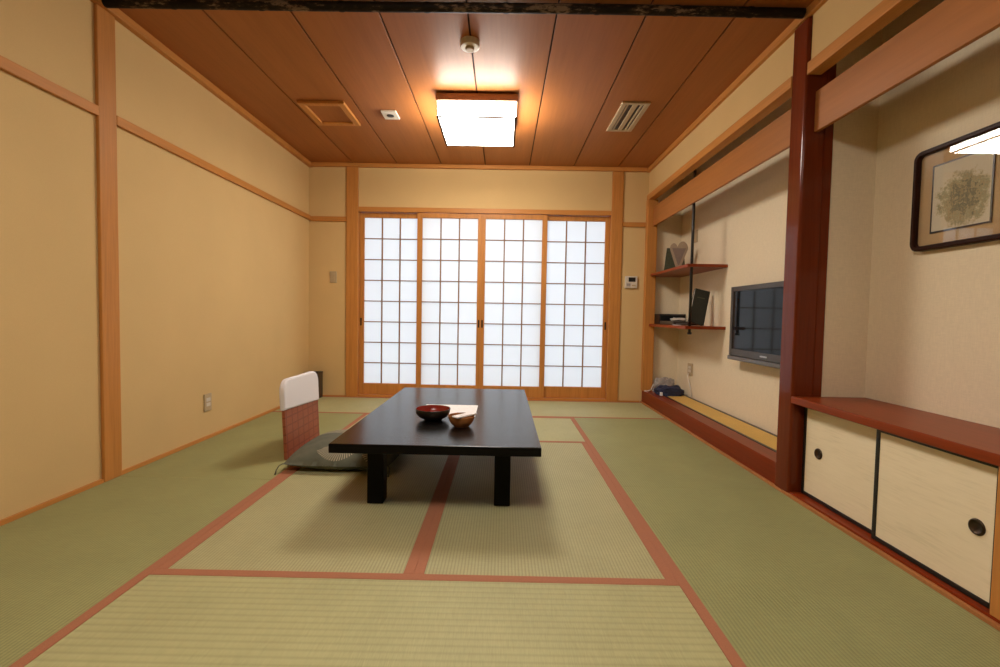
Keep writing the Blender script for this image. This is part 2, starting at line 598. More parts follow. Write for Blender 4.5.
struct(MB().box(3.484, 3.50, YN, YB, -0.03, 0.012, 0.002).build('baseboard_right', M['strip']))
struct(MB().box(0.417, 0.537, YB - 0.018, YB + 0.1, 0, 2.362, 0.004).build('trim_window_post_left', M['post_z']))
struct(MB().box(3.134, 3.248, YB - 0.018, YB + 0.1, 0, 2.362, 0.004).build('trim_window_post_right', M['post_z']))
struct(MB().box(0.537, 3.134, YB - 0.012, YB + 0.1, 1.918, 1.966, 0.003).build('trim_window_lintel', M['post_x']))
struct(MB().box(0.537, 3.134, YB - 0.012, YB + 0.1, -0.03, 0.022, 0.003).build('trim_window_sill', M['post_x']))
# rail under the short wall, far post, hanging boards, main pillar
struct(MB().box(3.492, 3.562, YN, 2.284, 2.072, 2.130, 0.003).box(3.492, 3.562, 2.408, YB, 2.072, 2.130, 0.003).build('trim_recess_rail', M['post_y']))
struct(MB().box(3.488, 3.588, 4.69, YB, 0.128, 2.072, 0.004).build('trim_recess_post', M['post_z']))
struct(MB().box(3.542, 3.562, YN, 2.290, 1.800, 1.995, 0.003).build('trim_alcove_board', M['board_y']), 'wide cedar board hung across the top of the alcove')
struct(MB().box(3.542, 3.562, 2.405, 4.69, 1.805, 2.000, 0.003).build('trim_recess_board', M['board_y']), 'wide cedar board hung across the top of the television recess')
pl = MB().box(3.492, 3.60, 2.288, 2.405, -0.03, 2.356, 0.012, 4)
pl.box(3.598, 3.640, 2.292, 2.405, -0.03, ZC, 0.002)
struct(pl.build('trim_pillar', M['dark_z']))
# raised floor of the television recess
struct(MB().box(3.500, 3.612, 2.405, YB, -0.03, 0.128, 0.003).build('trim_recess_kerb', M['dark_y']))
struct(MB().box(3.612, XK, 2.405, YB, -0.03, 0.122, 0).build('floor_recess', M['dark_y']))

# ------------------------------------------------------------------ tatami mats
def mat_(x0, x1, y0, y1, along, mat, label, sides='both'):
    gp = 0.0003
    x0 += gp; x1 -= gp; y0 += gp; y1 -= gp
    e = 0.035
    lo, hi = sides in ('both', 'lo'), sides in ('both', 'hi')
    b = MB()
    if along == 'Y':
        b.box(x0 + (e if lo else 0), x1 - (e if hi else 0), y0, y1, -0.03, 0.0, 0.0012, 1)
    else:
        b.box(x0, x1, y0 + (e if lo else 0), y1 - (e if hi else 0), -0.03, 0.0, 0.0012, 1)
    o = b.build('tatami_mat', mat)
    tag(o, label, 'tatami mat', 'tatami mats on the floor')
    for k, on in (('lo', lo), ('hi', hi)):
        if not on:
            continue
        s = MB()
        if along == 'Y':
            xa, xb = (x0, x0 + e) if k == 'lo' else (x1 - e, x1)
            s.box(xa, xb, y0, y1, -0.03, 0.0012, 0.0005, 1)
        else:
            ya, yb = (y0, y0 + e) if k == 'lo' else (y1 - e, y1)
            s.box(x0, x1, ya, yb, -0.03, 0.0012, 0.0005, 1)
        q = s.build('cloth_border', M['cloth_edge'], o)
        q['label'] = 'terracotta cloth border'
    return o

YS, YF, Y2, Y3 = 2.364, 1.52, 3.17, 3.965
XA, XC, XB = 0.88, 1.753, 2.64
XM0, XM1, YM = 0.040, 3.484, YB - 0.012
mat_(XM0, XA, 0.60, YS, 'Y', M['tat_side'], 'tatami mat along the bare wall, near side of the cedar wall post', 'hi')
mat_(XM0, XA, YS, Y3, 'Y', M['tat_side'], 'tatami mat under the white covered chair back, beside the wall outlet', 'hi')
mat_(XA, XC, YF, Y2, 'Y', M['tat_y'], 'pale tatami mat under the grey green cushion and the nearer left table leg')
mat_(XC, XB, YF, Y2, 'Y', M['tat_y'], 'pale tatami mat under the table half away from the chair, ribs clearly visible')
mat_(XA, XB, Y2, Y3, 'X', M['tat_x'], 'tatami mat laid crosswise under the far end of the black table')
mat_(XB, XM1, 0.60, YS, 'Y', M['tat_side'], 'tatami mat along the cream sliding cabinet doors', 'lo')
mat_(XB, XM1, YS, Y3, 'Y', M['tat_side'], 'tatami mat along the dark red kerb of the television recess', 'lo')
mat_(XA, XB, 0.60, YF, 'X', M['tat_x'], 'crosswise tatami mat at the bottom of the photo, nearest the camera')
mat_(XM0, XC, Y3, YM, 'X', M['tat_x'], 'crosswise tatami mat at the foot of the shoji screens, on the wastebasket side')
mat_(XC, XM1, Y3, YM, 'X', M['tat_x'], 'crosswise tatami mat at the foot of the shoji screens, on the intercom side')
mat_(XM0, XC, YN, 0.60, 'X', M['tat_x'], 'crosswise tatami mat behind the camera on the bare wall side')
mat_(XC, XM1, YN, 0.60, 'X', M['tat_x'], 'crosswise tatami mat behind the camera on the alcove side')

# ------------------------------------------------------------------ shoji screens
def shoji(x0, x1, sl, sr, yf, label, pulls):
    z0, z1 = 0.024, 1.914
    zb, zt = 0.138, 1.867
    d = 0.030
    t = thing('shoji_screen', ((x0 + x1) / 2, yf + d / 2, z0), label, 'shoji screen', 'sliding shoji screens in the end wall')
    f = MB()
    f.box(x0, x0 + sl, yf, yf + d, z0, z1, 0.002)
    f.box(x1 - sr, x1, yf, yf + d, z0, z1, 0.002)
    f.box(x0 + sl, x1 - sr, yf, yf + d, z0, zb, 0.002)
    f.box(x0 + sl, x1 - sr, yf, yf + d, zt, z1, 0.002)
    f.build('frame', M['post_z'], t)
    k = MB()
    a, b = x0 + sl, x1 - sr
    for i in (1, 2):
        x = a + (b - a) * i / 3
        k.box(x - 0.0065, x + 0.0065, yf + 0.006, yf + 0.02, zb, zt, 0.001, 1)
    for i in range(1, 8):
        z = zb + (zt - zb) * i / 8
        k.box(a, b, yf + 0.007, yf + 0.019, z - 0.005, z + 0.005, 0.001, 1)
    k.build('lattice', M['kumiko'], t)
    pp = MB().box(a - 0.004, b + 0.004, yf + 0.0205, yf + 0.0215, zb - 0.004, zt + 0.004, 0)
    pp.build('paper', M['shoji'], t)
    for x in pulls:
        MB().box(x - 0.009, x + 0.009, yf - 0.0012, yf + 0.004, 0.745, 0.825, 0.002).build('finger_pull', M['bronze'], t)

yi, yo = YB + 0.004, YB + 0.040
shoji(0.539, 1.192, 0.046, 0.049, yo, 'shoji paper screen with its finger pull against the left window post', [0.556])
shoji(1.143, 1.8075, 0.052, 0.039, yi, 'shoji paper screen left of the middle meeting stiles', [1.790])
shoji(1.8085, 2.484, 0.039, 0.052, yi, 'shoji paper screen right of the middle meeting stiles', [1.826])
shoji(2.435, 3.132, 0.049, 0.044, yo, 'shoji paper screen nearest the wall intercom', [3.112])

# ------------------------------------------------------------------ ceiling fittings
def lamp(cx, cy, s, zb, zt, mat, label):
    t = thing('ceiling_lamp', (cx, cy, zb), label, 'ceiling light')
    h = s / 2
    f = MB()
    e = 0.012
    f.box(cx - h - e, cx + h + e, cy - h - e, cy + h + e, zt - 0.060, zt - 0.012, 0.002)
    f.box(cx - h + .03, cx + h - .03, cy - h + .03, cy + h - .03, zt - 0.012, zt, 0.002)
    f.build('top_frame', M['alabaster'], t)
    MB().box(cx - h, cx + h, cy - h, cy + h, zb + 0.004, zt - 0.061, 0.004).build('shade', mat, t)
    r = MB()
    q = 0.0075
    for sx in (-1, 1):
        r.box(cx + sx * h - q, cx + sx * h + q, cy - h - q, cy + h + q, zb - .002, zb + 0.008, 0.001)
        r.box(cx - h - q, cx + h + q, cy + sx * h - q, cy + sx * h + q, zb, zb + 0.008, 0.001)
    r.build('bottom_rim', M['lamp_rim'], t)
    return t

lamp(1.835, 3.47, 0.535, 2.228, 2.40, M['lamp'], 'square white ceiling lamp with wooden top frame, lit, above the table')
lamp(1.835, 0.60, 0.56, 2.290, 2.40, M['lamp2'], 'square lit ceiling lamp above the camera, on the entrance side of the bamboo pole')

t = thing('heat_detector', (1.829, 2.62, 2.351), 'round grey white heat detector on the ceiling between lamp and bamboo pole', 'detector')
MB().lathe([(0, 2.366), (0.049, 2.366), (0.050, 2.366), (0.0535, 2.3695), (0.054, 2.371), (0.054, 2.399), (0.054, 2.40), (0, 2.40)], (1.829, 2.62, 0)).build('base', M['white_pl'], t)
MB().lathe([(0, 2.351), (0.020, 2.351), (0.021, 2.351), (0.023, 2.354), (0.025, 2.366), (0, 2.367)], (1.829, 2.62, 0)).build('sensor_dome', M['beige_pl'], t)

t = thing('emergency_light', (1.153, 3.565, 2.384), 'small square white ceiling fitting with a dark round lens', 'light fitting')
MB().box(1.096, 1.212, 3.495, 3.637, 2.386, 2.40, 0.004).build('plate', M['white_pl'], t)
MB().lathe([(0, 2.382), (0.022, 2.381), (0.028, 2.384), (0.028, 2.387), (0, 2.387)], (1.154, 3.566, 0), 24).build('lens', M['black_pl'], t)

t = thing('ceiling_hatch', (0.695, 3.555, 2.376), 'square cedar framed hatch in the ceiling near the left wall', 'hatch')
f = MB()
x0, x1, y0, y1 = 0.53, 0.868, 3.36, 3.755
for a in ((x0, x0 + .045, y0, y1), (x1 - .045, x1, y0, y1), (x0 + .045, x1 - .045, y0, y0 + .045), (x0 + .045, x1 - .045, y1 - .045, y1)):
    f.box(*a, 2.378, 2.40, 0.004)
f.build('frame', M['post_y'], t)
MB().box(x0 + .045, x1 - .045, y0 + .045, y1 - .045, 2.392, 2.40, 0).build('panel', M['ceil'], t)

t = thing('air_vent', (2.955, 3.55, 2.384), 'beige slotted air conditioning vent in the ceiling near the recess wall', 'vent')
x0, x1, y0, y1 = 2.855, 3.055, 3.30, 3.80
f = MB()
for a in ((x0, x0 + .035, y0, y1), (x1 - .035, x1, y0, y1), (x0 + .035, x1 - .035, y0, y0 + .03), (x0 + .035, x1 - .035, y1 - .03, y1)):
    f.box(*a, 2.386, 2.40, 0.003)
f.build('frame', M['beige_pl'], t)
MB().box(x0 + .03, x1 - .03, y0 + .03, y1 - .03, 2.396, 2.40, 0).build('dark_duct', M['black_pl'], t)
for xa, wd in ((2.897, .012), (2.938, .035), (2.993, .016)):
    MB().box(xa, xa + wd, y0 + .03, y1 - .03, 2.388, 2.396, 0.002).build('louvre', M['beige_pl'], t)

# smoked bamboo pole across the ceiling
pts, rs = [], []
xn = [0.40, 0.83, 1.22, 1.64, 2.03, 2.47, 2.86, 3.22]
x = 0.066
while x < 3.486:
    d = min(abs(x - q) for q in xn)
    rr = 0.0225 + (0.0018 if d < 0.012 else (-0.0008 if d < 0.03 else 0))
    pts.append((x, 2.300 + 0.003 * math.sin(x * 2.1), 2.3745 + 0.001 * math.sin(x * 3.0)))
    rs.append(rr)
    x += 0.012
tag(MB().tube(pts, rs, 20).build('bamboo_pole', M['bamboo']), 'long blackened bamboo pole across the ceiling between the wall posts', 'pole')

# ------------------------------------------------------------------ the low table
TX0, TX1, TY0, TY1, TZ = 1.317, 2.212, 1.900, 3.400, 0.330
t = thing('low_table', ((TX0 + TX1) / 2, (TY0 + TY1) / 2, 0), 'low black lacquered wooden dining table in the middle of the mats', 'table')
tt = MB().box(TX0, TX1, TY0, TY1, 0.290, TZ, 0.004, 3).build('tabletop', [M['table'], M['table_leg']], t)
for pf in tt.data.polygons:
    if pf.normal.z < 0.5:
        pf.material_index = 1      # satin edges, polished top
ap = MB()
ap.box(1.47, 2.06, 2.10, 2.125, 0.235, 0.291, 0.002)
ap.box(1.47, 2.06, 3.175, 3.20, 0.235, 0.291, 0.002)
ap.box(1.445, 1.47, 2.13, 3.17, 0.235, 0.291, 0.002)
ap.box(2.05, 2.075, 2.13, 3.17, 0.235, 0.291, 0.002)
ap.build('apron', M['table_leg'], t)
for lx in (1.428, 2.014):
    for ly in (2.082, 3.145):
        MB().box(lx, lx + 0.074, ly, ly + 0.074, 0.0014, 0.291, 0.003).build('leg', M['table_leg'], t)

# things on the table
def bowl(name, c, prof_out, prof_in, mo, mi, label, cat, tilt=None):
    t = thing(name, c, label, cat)
    MB().lathe(prof_out, c, 48, tilt=tilt).build('bowl_body', mo, t)
    MB().lathe(prof_in, c, 48, tilt=tilt).build('inner_lining', mi, t)
    return t

bowl('soup_bowl', (1.685, 2.375, TZ), [(0, 0.002), (0.044, 0.0), (0.048, 0.003), (0.049, 0.007), (0.066, 0.013), (0.080, 0.025), (0.088, 0.041), (0.0905, 0.056), (0.0895, 0.060), (0.0865, 0.060)],
     [(0.0866, 0.0603), (0.084, 0.045), (0.075, 0.028), (0.056, 0.017), (0.03, 0.014), (0, 0.0135)], M['bowl_dark'], M['red_lac'],
     'round black lacquer bowl with red inside on the table', 'bowl')
wb = bowl('wooden_bowl', (1.845, 2.245, TZ), [(0, 0.002), (0.036, 0.0), (0.039, 0.004), (0.050, 0.014), (0.060, 0.030), (0.0645, 0.047), (0.065, 0.054), (0.062, 0.055)],
          [(0.062, 0.055), (0.059, 0.041), (0.049, 0.025), (0.03, 0.016), (0, 0.014)], M['bowl_wood'], M['bowl_wood'],
          'small brown turned wooden bowl on the table holding a white packet', 'bowl')
# packet leaning in the bowl
mm = Matrix.Translation((1.866, 2.222, TZ + 0.0615)) @ Matrix.Rotation(0.75, 4, 'Z') @ Matrix.Rotation(-0.04, 4, 'Y')
tag(MB().box(-0.066, 0.058, -0.022, 0.022, -0.004, 0.004, 0.003, 3, mat=mm).build('paper_packet', M['paper_white']),
    'slim white paper packet lying across the small wooden bowl', 'packet')
t = thing('leaflet', (1.75, 2.605, TZ), 'white folded paper sheet on the table behind the bowls', 'paper')
MB().box(1.592, 1.900, 2.455, 2.765, TZ, TZ + 0.0012, 0).build('lower_leaf', M['paper_white'], t)
MB().box(1.588, 1.890, 2.460, 2.760, TZ + 0.0014, TZ + 0.0026, 0, mat=Matrix.Identity(4)).build('upper_leaf', M['paper_white'], t)

# ------------------------------------------------------------------ legless chair and cushion
t = thing('legless_chair', (0.76, 2.915, 0), 'legless floor chair with woven red brown back and white head cover', 'chair')

def rounded(y0, y1, z0, z1, r, zslope=0.0):
    pts = [(y0, z0), (y1, z0 - zslope)]
    for k in range(9):
        a = k / 8 * PI / 2
        pts.append((y1 - r + r * math.cos(a), z1 - r + r * math.sin(a)))
    for k in range(9):
        a = PI / 2 + k / 8 * PI / 2
        pts.append((y0 + r + r * math.cos(a), z1 - r + r * math.sin(a)))
    return pts

def xb(z):
    return 0.772 - 0.05 * z      # the back reclines a little

def panel(pts, off, th):
    return [(xb(z) + off, y, z) for y, z in pts], (th, 0, 0)

o1, d1 = panel(rounded(2.672, 3.160, 0.004, 0.462, 0.07), -0.009, 0.018)
MB().prism(o1, d1, 0.003).build('backrest', M['weave'], t)
MB().box(0.775, 1.22, 2.69, 3.145, 0.0014, 0.014, 0.004).build('seat_board', M['weave'], t)
o2, d2 = panel(rounded(2.664, 3.168, 0.298, 0.477, 0.075, 0.028), -0.017, 0.034)
MB().prism(o2, d2, 0.010).build('head_cover', M['cotton'], t)

# cushion
CX, CY = 1.140, 2.760
HX, HY, HT = 0.305, 0.308, 0.098
def cush(sign):
    def fn(u, v):
        a, b = 2 * u - 1, 2 * v - 1
        ax, ay = abs(a), abs(b)
        pinch = 1 - 0.05 * ay ** 2
        pinch2 = 1 - 0.06 * ax ** 2
        h = HT * ((1 - ax ** 2.6) ** 0.6) * ((1 - ay ** 2.6) ** 0.6)
        zz = 0.045 + sign * h * (1.0 if sign > 0 else 0.6)
        wr = 0.004 * math.sin(9 * a + 3 * b) * (1 - ax) if sign > 0 else 0
        return (CX + a * HX * pinch, CY + b * HY * pinch2, max(zz + wr * 0.5, 0.0145 if a > -.99 else 0.0145))
    return fn
t = thing('floor_cushion', (CX, CY, 0.0145), 'grey green floor cushion with ivory needle pattern on the legless chair', 'cushion')
cb = MB()
cb.grid(cush(1), 44, 44).grid(cush(-1), 44, 44)
bmesh.ops.remove_doubles(cb.bm, verts=cb.bm.verts[:], dist=0.0005)
cb.build('cover', M['cushion'], t)
for sx, sy in ((-1, -1), (1, -1), (-1, 1), (1, 1)):
    px, py = CX + sx * HX * 0.947, CY + sy * HY * 0.937
    MB().tube([(px, py, 0.048), (px + sx * 0.012, py + sy * 0.018, 0.042), (px + sx * 0.016, py + sy * 0.04, 0.025), (px + sx * 0.014, py + sy * 0.055, 0.006)],
              [0.003, 0.0025, 0.003, 0.0045], 8).build('tassel', M['cushion'], t)

# ------------------------------------------------------------------ wastebasket in the corner
t = thing('wastebasket', (0.135, 4.635, 0), 'dark brown wastebasket on the mat in the far corner behind the chair', 'wastebasket')
x0, x1, y0, y1, hh = 0.052, 0.186, 4.575, 4.725, 0.262
b = MB()
wt = 0.006
b.box(x0, x1, y0, y0 + wt, 0.0, hh, 0.002).box(x0, x1, y1 - wt, y1, 0.0, hh, 0.002)
b.box(x0, x0 + wt, y0 + wt, y1 - wt, 0.0, hh, 0.002).box(x1 - wt, x1, y0 + wt, y1 - wt, 0.0, hh, 0.002)
b.box(x0 + wt, x1 - wt, y0 + wt, y1 - wt, 0.0, 0.008, 0)
b.build('bin_body', M['brown_pl'], t)
r = MB()
r.box(x0 - .003, x1 + .003, y0 - .003, y0 + .008, hh - .012, hh + .003, 0.002).box(x0 - .003, x1 + .003, y1 - .008, y1 + .003, hh - .012, hh + .003, 0.002)
r.box(x0 - .003, x0 + .008, y0 + .008, y1 - .008, hh - .012, hh + .003, 0.002).box(x1 - .008, x1 + .003, y0 + .008, y1 - .008, hh - .012, hh + .003, 0.002)
r.build('rim', M['brown_pl'], t)
MB().box(0.128, 0.160, 4.570, 4.5755, 0.222, 0.246, 0.002).build('glint_patch', M['steel'], t)  # small bright patch standing in for a light glint on the bin

# ------------------------------------------------------------------ wall plates
def plate(name, label, cat, axis, pos, w_, h_, kind):
    """axis '+x' faces into the room from the left wall, '-x' from the right wall, '-y' from the end wall"""
    t = thing(name, pos, label, cat)
    def bx(a0, a1, b0, b1, d0, d1, bev=0.002):
        X, Y, Z = pos
        if axis == '+x':
            return MB().box(X + d0, X + d1, Y + a0, Y + a1, Z + b0, Z + b1, bev)
        if axis == '-x':
            return MB().box(X - d1, X - d0, Y + a0, Y + a1, Z + b0, Z + b1, bev)
        return MB().box(X + a0, X + a1, Y - d1, Y - d0, Z + b0, Z + b1, bev)
    bx(-w_ / 2, w_ / 2, 0, h_, 0, 0.009, 0.003).build('cover_plate', M['beige_pl'], t)
    if kind == 'outlet':
        for k in (0.28, 0.56):
            bx(-w_ * .28, w_ * .28, h_ * k, h_ * (k + .2), 0.009, 0.011, 0.001).build('socket', M['white_pl'], t)
    elif kind == 'switch':
        for k in (0.17, 0.41, 0.63):
            bx(-w_ * .27, w_ * .27, h_ * k, h_ * (k + .2), 0.009, 0.0125, 0.001).build('rocker', M['beige_pl'], t)
    return t

plate('wall_outlet', 'beige power outlet low on the bare ochre wall', 'outlet', '+x', (XL, 3.108, 0.190), 0.075, 0.118, 'outlet')
plate('light_switch', 'beige light switch plate on the end wall left of the shoji screens', 'switch', '-y', (0.281, YB, 1.182), 0.072, 0.118, 'switch')
plate('wall_outlet', 'beige power outlet on the cream recess wall above the navy bag', 'outlet', '-x', (XK, 4.42, 0.330), 0.105, 0.120, 'outlet')
plate('light_switch', 'pale switch plate on the recess wall beside the hanging pole', 'switch', '-x', (XK, 4.40, 1.600), 0.085, 0.115, 'switch')

t = thing('wall_intercom', (3.353, YB, 1.180), 'white wall intercom with small dark screen on the end wall', 'intercom')
MB().box(3.290, 3.416, YB - 0.022, YB, 1.180, 1.303, 0.005).build('housing', M['white_pl'], t)
MB().box(3.325, 3.395, YB - 0.0245, YB - 0.021, 1.245, 1.290, 0.001).build('display', M['black_pl'], t)
MB().box(3.305, 3.345, YB - 0.025, YB - 0.021, 1.198, 1.228, 0.002).build('button', M['pale_bag'], t)
MB().box(3.358, 3.398, YB - 0.025, YB - 0.021, 1.200, 1.214, 0.002).build('button', M['beige_pl'], t)

# ------------------------------------------------------------------ television recess
tag(MB().box(3.630, 3.822, 2.43, 4.66, 0.122, 0.1285, 0).build('rush_runner', M['goza']), 'yellow woven rush mat on the recess floor below the television', 'mat')
ro = bpy.data.objects['rush_runner']
ro['label'] = 'yellow woven rush mat on the recess floor below the television'
for xa, xb_ in ((3.614, 3.634), (3.818, 3.842)):
    MB().box(xa, xb_, 2.43, 4.66, 0.122, 0.1295, 0.001, 1).build('dark_border', M['black_pl'], ro)

t = thing('television', (3.79, 3.04, 0.578), 'flat wall mounted television with black screen in the recess', 'television')
ya, yb = 2.575, 3.508
za, zb_ = 0.610, 1.124
f = MB()
fx0, fx1 = 3.770, 3.810
f.box(fx0, fx1, ya, ya + 0.035, za, zb_, 0.004).box(fx0, fx1, yb - 0.035, yb, za, zb_, 0.004)
f.box(fx0, fx1, ya + .035, yb - .035, zb_ - 0.035, zb_, 0.004).box(fx0, fx1, ya + .035, yb - .035, za, za + 0.05, 0.004)
f.build('bezel', M['bronze_pl'], t)
MB().box(fx0 + 0.005, fx1, ya + .033, yb - .033, za + .048, zb_ - .033, 0).build('screen', M['tv_glass'], t)
MB().box(3.760, 3.806, ya + .01, yb + 0.004, 0.578, 0.608, 0.006).build('speaker_bar', M['silver'], t)
MB().box(3.767, 3.771, 3.00, 3.08, za + .020, za + .030, 0).build('maker_badge', M['steel'], t)
MB().box(3.808, XK - 0.0005, 2.90, 3.30, 0.75, 1.0, 0.002).build('wall_bracket', M['black_pl'], t)

tag(MB().tube([(3.578, 3.785, 2.399), (3.578, 3.785, 0.765)], 0.0115, 14).tube([(3.578, 3.785, 0.766), (3.578, 3.785, 0.750)], 0.017, 14).build('hanging_pole', M['black_lac']),
    'thin black pole hanging from the recess ceiling through both shelves', 'pole')
for z, lb in ((1.300, 'upper red brown corner shelf beside the black pole'), (0.793, 'lower red brown corner shelf beside the black pole')):
    sh = MB()
    x0, x1, y0, y1 = 3.532, XK, 3.755, 4.69
    sh.box(x0, x1, y0, 3.768, z, z + .025, 0.002).box(x0, 3.565, 3.768, y1, z, z + .025, 0.002)
    sh.box(3.565, x1, 3.80, y1, z, z + .025, 0.001).box(3.592, x1, 3.768, 3.80, z, z + .025, 0.001)
    sh.box(3.59, x1, y1, YB, z, z + .025, 0.001)
    tag(sh.build('corner_shelf', M['shelf_y']), lb, 'shelf', 'corner shelves in the recess')

# upper shelf: fan shaped ornament in front of a dark green board
t = thing('display_board', (3.655, 4.36, 1.325), 'dark green tapered board standing on the upper shelf behind the fan', 'board')
ol = [(3.557, 4.375, 1.325), (3.762, 4.375, 1.325), (3.745, 4.40, 1.545), (3.590, 4.40, 1.545)]
MB().prism(ol, (0, 0.008, 0), 0.001).build('board_face', M['green_board'], t)
MB().prism([(3.64, 4.382, 1.325), (3.68, 4.382, 1.325), (3.68, 4.40, 1.50), (3.64, 4.40, 1.50)], (0, 0.06, 0), 0.001).build('easel_back', M['green_board'], t)
t = thing('fan_ornament', (3.665, 4.30, 1.325), 'grey fan shaped ornament with pale scalloped rim on the upper shelf', 'ornament')
def scallop(grow):
    pts = [(3.650 - grow * .4, 1.326), (3.676 + grow * .4, 1.326)]
    R_ = []
    xr, xl = 3.748 + grow, 3.582 - grow
    pts.append((xr, 1.525))
    n = 24
    for k in range(n + 1):
        q = k / n
        x = xr + (xl - xr) * q
        if q < 0.58:
            zz = 1.535 + grow + 0.058 * max(0.0, math.sin(PI * q / 0.58)) ** 0.6
        else:
            zz = 1.535 + grow + 0.040 * max(0.0, math.sin(PI * (q - .58) / 0.42)) ** 0.6
        pts.append((x, zz))
    pts.append((xl, 1.525))
    return pts
MB().prism([(x, 4.300, z) for x, z in scallop(0.0)], (0, 0.006, 0)).build('rim', plain('pale_fan_rim', (0.40, 0.31, 0.22, 1), 0.7), t)
inner = [(3.659, 1.372), (3.668, 1.372), (3.728, 1.530), (3.600, 1.530)]
MB().prism([(x, 4.2975, z) for x, z in inner], (0, 0.003, 0)).build('fan_leaf', plain('mauve_grey_paper', (0.26, 0.20, 0.17, 1), 0.8), t)

# lower shelf
t = thing('tuner_box', (3.70, 4.62, 0.818), 'black set top box at the back of the lower shelf', 'box')
MB().box(3.592, 3.850, 4.56, 4.74, 0.822, 0.920, 0.003).build('case', M['black_pl'], t)
MB().box(3.605, 3.840, 4.556, 4.561, 0.850, 0.905, 0.001).build('front_face', M['tv_glass'], t)
for fx in (3.61, 3.82):
    MB().box(fx, fx + .02, 4.58, 4.60, 0.818, 0.823, 0).build('foot', M['black_pl'], t)
t = thing('flat_player', (3.69, 4.30, 0.818), 'flat dark grey box lying on the lower shelf in front of the set top box', 'box')
MB().box(3.575, 3.80, 4.14, 4.50, 0.820, 0.852, 0.004).build('case', M['bronze_pl'], t)
MB().box(3.60, 3.70, 4.1365, 4.142, 0.825, 0.838, 0.001).build('front_strip', M['silver'], t)
pts = []
for k in range(90):
    a = k / 89 * 2 * PI * 3.3
    rx = 0.075 - 0.006 * math.sin(a * 0.37)
    pts.append((3.69 + rx * math.cos(a), 4.33 + 0.08 * math.sin(a + .3), 0.8565 + 0.018 * (k / 89) + 0.010 * (0.5 + 0.5 * math.sin(a * 1.5 + 1))))
tag(MB().tube(pts, 0.0032, 7).build('white_cable', M['white_cable']), 'coil of white cable lying on the flat grey box', 'cable')
tag(MB().box(3.552, 3.60, 4.02, 4.10, 0.8182, 0.8215, 0.0005).build('paper_slip', M['paper_white']), 'small white paper slip at the edge of the lower shelf', 'paper')
t = thing('menu_binder', (3.70, 3.93, 0.818), 'dark green black binder leaning upright on the lower shelf', 'binder')
bm_ = Matrix.Translation((3.690, 3.93, 0.827)) @ Matrix.Rotation(math.radians(13), 4, 'Y') @ Matrix.Rotation(math.radians(-9), 4, 'X')
MB().box(-0.065, 0.065, -0.004, 0.0, 0.0085, 0.312, 0.001, mat=bm_).build('front_cover', M['binder'], t)
MB().box(-0.065, 0.065, 0.024, 0.028, 0.0085, 0.312, 0.001, mat=bm_).build('back_cover', M['binder'], t)
MB().box(-0.062, 0.060, 0.0, 0.024, 0.0105, 0.308, 0.001, mat=bm_).build('pages', M['pale_bag'], t)
MB().box(-0.035, 0.03, -0.0052, -0.004, 0.235, 0.243, 0, mat=bm_).build('cover_line', M['green_board'], t)

# on the recess floor: navy bag, pale bag, cords
def lump(cx, cy, z0, rx, ry, h, seed, amp, pw=3.0):
    def fn(u, v):
        a = u * 2 * PI
        b = v * PI / 2
        ca, sa = math.cos(a), math.sin(a)
        k = (abs(ca) ** pw + abs(sa) ** pw) ** (-1 / pw)
        e = math.cos(b) ** 0.45
        z = math.sin(b) ** 0.75
        n = mnoise.noise(Vector((ca * 2 * e + seed, sa * 2 * e, z * 2.0))) * amp
        n2 = mnoise.noise(Vector((ca * 5 * e + seed, sa * 5 * e, z * 5.0))) * amp * .5
        s_ = 1 + (n + n2) * min(1, 2 * (1 - v) + .2)
        return (cx + rx * k * ca * e * s_, cy + ry * k * sa * e * s_, z0 + h * z * (1 + (n + n2) * .8))
    return fn
t = thing('navy_bag', (3.69, 4.52, 0.13), 'folded navy blue cloth bag lying in the corner of the recess floor', 'bag')
MB().grid(lump(3.690, 4.50, 0.130, 0.132, 0.100, 0.082, 3.1, 0.22), 64, 20).build('bag_body', M['navy'], t)
MB().box(3.566, 3.592, 4.395, 4.41, 0.131, 0.166, 0.004, mat=None).build('white_tag', M['paper_white'], t)
MB().tube([(3.60, 4.42, 0.19), (3.65, 4.39, 0.205), (3.72, 4.385, 0.205), (3.77, 4.41, 0.19)], 0.005, 8).build('bag_strap', M['navy'], t)
t = thing('plastic_bag', (3.69, 4.66, 0.13), 'pale crumpled plastic bag behind the navy bag in the recess corner', 'bag')
MB().grid(lump(3.70, 4.675, 0.130, 0.105, 0.045, 0.135, 8.4, 0.28, 2.5), 56, 18).build('bag_body', M['pale_bag'], t)
tag(MB().tube([(3.496, 4.66, 0.1335), (3.52, 4.65, 0.1335), (3.545, 4.640, 0.142), (3.560, 4.632, 0.165), (3.570, 4.630, 0.195), (3.582, 4.630, 0.208)], 0.0055, 10).build('extension_lead', M['white_cable']),
    'thick white cord running over the recess kerb up behind the navy bag', 'cord')
tag(MB().tube([(3.846, 4.43, 0.350), (3.838, 4.43, 0.325), (3.840, 4.40, 0.27), (3.848, 4.37, 0.20), (3.851, 4.35, 0.135)], 0.0035, 8).build('power_cord', M['white_cable']),
    'thin pale power cord hanging from the recess outlet', 'cord')

# ------------------------------------------------------------------ alcove: low cabinet with sliding doors, picture
t = thing('low_cabinet', (3.68, 0.6, 0), 'low built in cabinet with red brown top and cream sliding doors', 'cabinet')
MB().box(3.488, XK, YN, 2.290, 0.468, 0.503, 0.004, 3).build('cabinet_top', M['shelf_y'], t)
MB().box(3.500, 3.62, YN, 2.286, -0.03, 0.020, 0.002).build('bottom_rail', M['dark_y'], t)
MB().box(3.500, 3.60, 1.235, 1.338, 0.020, 0.468, 0.003).build('post', M['post_z'], t)
MB().box(3.74, 3.76, YN, 2.290, 0.020, 0.468, 0).build('back_board', M['black_pl'], t)

